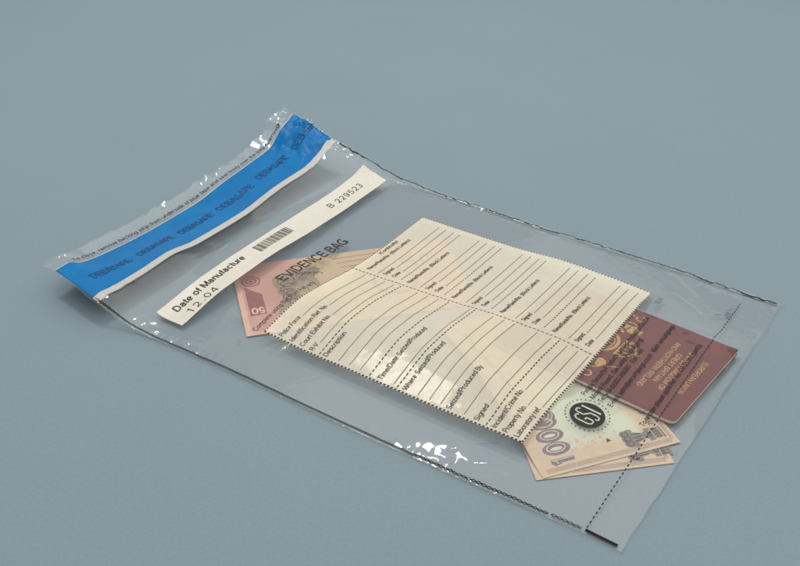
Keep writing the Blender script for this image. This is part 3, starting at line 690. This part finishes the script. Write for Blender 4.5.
# print on the clear film over the passport
mb = MB()
for x, w, y0, wd in [(-61.2, 'Pendle Security Products Limited, Industrial Estate', 92, 97), (-55.6, 'Mount Road, Security Packaging', 92, 72),
                     (-50.4, 'Tel: +44 (0)000 000000   Fax: +44', 92, 62), (-44.2, 'E-mail: sales@securitybags.co.uk   Web: securitybags', 92, 98)]:
    mb.text(film_map, w, (x, y0), 3.2, .3, wd, bold=.014)
mb.text(film_map, 'To re-order please quote Ref. No. CSI 25 and quantity', (-22.6, 88), 3.2, .3, 92, bold=.018)
part(mb, 'address_lettering', M['black'], bag)
mb = MB(); mb.text(film_map, '1605', (-63.5, 209), 3.6, .3, 11, bold=.01); part(mb, 'size_code', M['greyink'], bag)
LC = (-53.0, 77.5)
mb = MB(); mb.ellipse(film_map, LC, 10.2, 10.2, .28, 40)
for k in range(30):
    t = 2*math.pi*k/30; mb.ellipse(film_map, (LC[0]+12.8*math.cos(t), LC[1]+12.8*math.sin(t)), .5, .5, .28, 8, rings=1)
em = part(mb, 'maker_emblem', M['black'], bag)
mb = MB(); w = .95
# C S I as rounded strokes inside the disc: local q along reading (+y), h up (-x)
def L2(P): return [(LC[0]-h, LC[1]+q) for q, h in P]
for ow in (0,):
    mb.ribbon(film_map, L2([(-2.6, 4.2), (-3.6, 5.4), (-5.6, 5.2), (-6.6, 3.4), (-6.6, -3.4), (-5.6, -5.2), (-3.6, -5.4), (-2.6, -4.2), (-2.6, -.6), (-4.4, -.6)]), w, .36, 1)
    mb.ribbon(film_map, L2([(2.2, 5.6), (1.4, 7.2), (-.6, 7.2), (-1.2, 5.6), (-1.2, 2.0), (2.2, -1.0), (2.2, -5.2), (1.2, -7.0), (-.6, -7.0), (-1.2, -5.4)]), w, .36, 1)
    mb.ribbon(film_map, L2([(5.0, 6.2), (5.0, -6.2)]), w*1.3, .36, 1)
part(mb, 'emblem_letters', M['logolight'], bag, em)

# perforation, fold mark
mb = MB(); dashes(mb, (-17.5, 3), (-19.5, 245), 2.0, 1.7, .75, .28); part(mb, 'perforation_line', M['black'], bag)
mb = MB(); mb.poly(film_map, [(-24, 226), (-19.8, 228.2), (-23.0, 231)], .3); mb.ribbon(film_map, [(-25.5, 225), (-29, 222)], .8, .3); mb.ribbon(film_map, [(-25, 231), (-21, 236)], .6, .3); part(mb, 'fold_mark', M['greyink'], bag)

# welded side seams with their chain print
def chain(m, edge, inset, x0, x1, amp, w, lam):
    xx = np.arange(x0, x1, .55)
    for ph in (0, math.pi):
        y = edge(xx)+inset+amp*np.sin(2*math.pi*xx/lam+ph+.8*vnoise(xx/17, 0*xx))
        m.ribbon(film_map, np.stack([xx, y], 1), w, .3, 2)
mb = MB(); chain(mb, yn, .6, -364, -38, .55, .52, 6.0)
xx = np.arange(-37, -19, .6); mb.ribbon(film_map, np.stack([xx, yn(xx)+.6+.25*np.sin(xx*2.2)], 1), .5, .3, 2); mb.ribbon(film_map, np.stack([xx, yn(xx)+1.5+.25*np.sin(xx*1.9)], 1), .4, .3, 2)
xx = np.arange(-17.5, 1.5, 1.0); mb.ribbon(film_map, np.stack([xx, yn(xx)+.9], 1), 1.9, .3, 2)
part(mb, 'side_seam', M['seam'], bag)
mb = MB(); chain(mb, lambda x: yf(x), -.6, -356, -24, .5, .6, 6.0)
xx = np.arange(-24, 1.5, 1.0); mb.ribbon(film_map, np.stack([xx, yf(xx)-.7], 1), 1.5, .3, 2)
part(mb, 'side_seam', M['seam'], bag)

# ------------------------------------------------------------------ camera
f_px, pitch, yaw, roll = 1066.714, 0.987718, 0.582749, 0.0084006
cam = bpy.data.cameras.new('camera'); cam.sensor_width = 36; cam.lens = 36*f_px/800; cam.clip_start = .02; cam.clip_end = 50
co = bpy.data.objects.new('camera', cam); COL.objects.link(co)
co.matrix_world = Matrix.Translation(Vector((114.725, -372.899, 405.331))*S) @ Matrix.Rotation(yaw, 4, 'Z') @ Matrix.Rotation(pitch, 4, 'X') @ Matrix.Rotation(roll, 4, 'Z')
scene.camera = co

# ------------------------------------------------------------------ light
def lamp(name, pos, target, size, size_y, power, col):
    l = bpy.data.lights.new(name, 'AREA'); l.shape = 'RECTANGLE'; l.size = size; l.size_y = size_y; l.energy = power; l.color = col
    o = bpy.data.objects.new(name, l); COL.objects.link(o); p = Vector(pos)*S; o.location = p
    o.rotation_euler = (Vector(target)*S-p).to_track_quat('-Z', 'Y').to_euler(); return o
lamp('window_light', (-890, 490, 1520), (-215, 130, 0), .24, .21, 5.6, (1, .955, .89))
lamp('ceiling_light', (0, 420, 1050), (-60, 240, 0), 2.3, 1.9, 9.6, (1, .97, .92))
# a plain room: dim all round, its pale far wall brighter
w = bpy.data.worlds.new('World'); scene.world = w; w.use_nodes = True; wt = w.node_tree
bg = wt.nodes['Background']; tc = wt.nodes.new('ShaderNodeTexCoord')
dp = wt.nodes.new('ShaderNodeVectorMath'); dp.operation = 'DOT_PRODUCT'; dp.inputs[1].default_value = (-.50, .76, .42); wt.links.new(tc.outputs['Generated'], dp.inputs[0])
mr = wt.nodes.new('ShaderNodeMapRange'); mr.interpolation_type = 'SMOOTHSTEP'; mr.inputs[1].default_value = .45; mr.inputs[2].default_value = .98; mr.inputs[3].default_value = .47; mr.inputs[4].default_value = .52
wt.links.new(dp.outputs['Value'], mr.inputs[0]); bg.inputs[0].default_value = (.85, .87, .92, 1); wt.links.new(mr.outputs[0], bg.inputs[1])
scene.view_settings.view_transform = 'Standard'; scene.view_settings.look = 'None'; scene.view_settings.exposure = 0.18; scene.view_settings.gamma = 1
scene.cycles.transparent_max_bounces = 32; scene.cycles.max_bounces = 10; scene.cycles.caustics_reflective = False; scene.cycles.caustics_refractive = False
scene.cycles.use_denoising = True
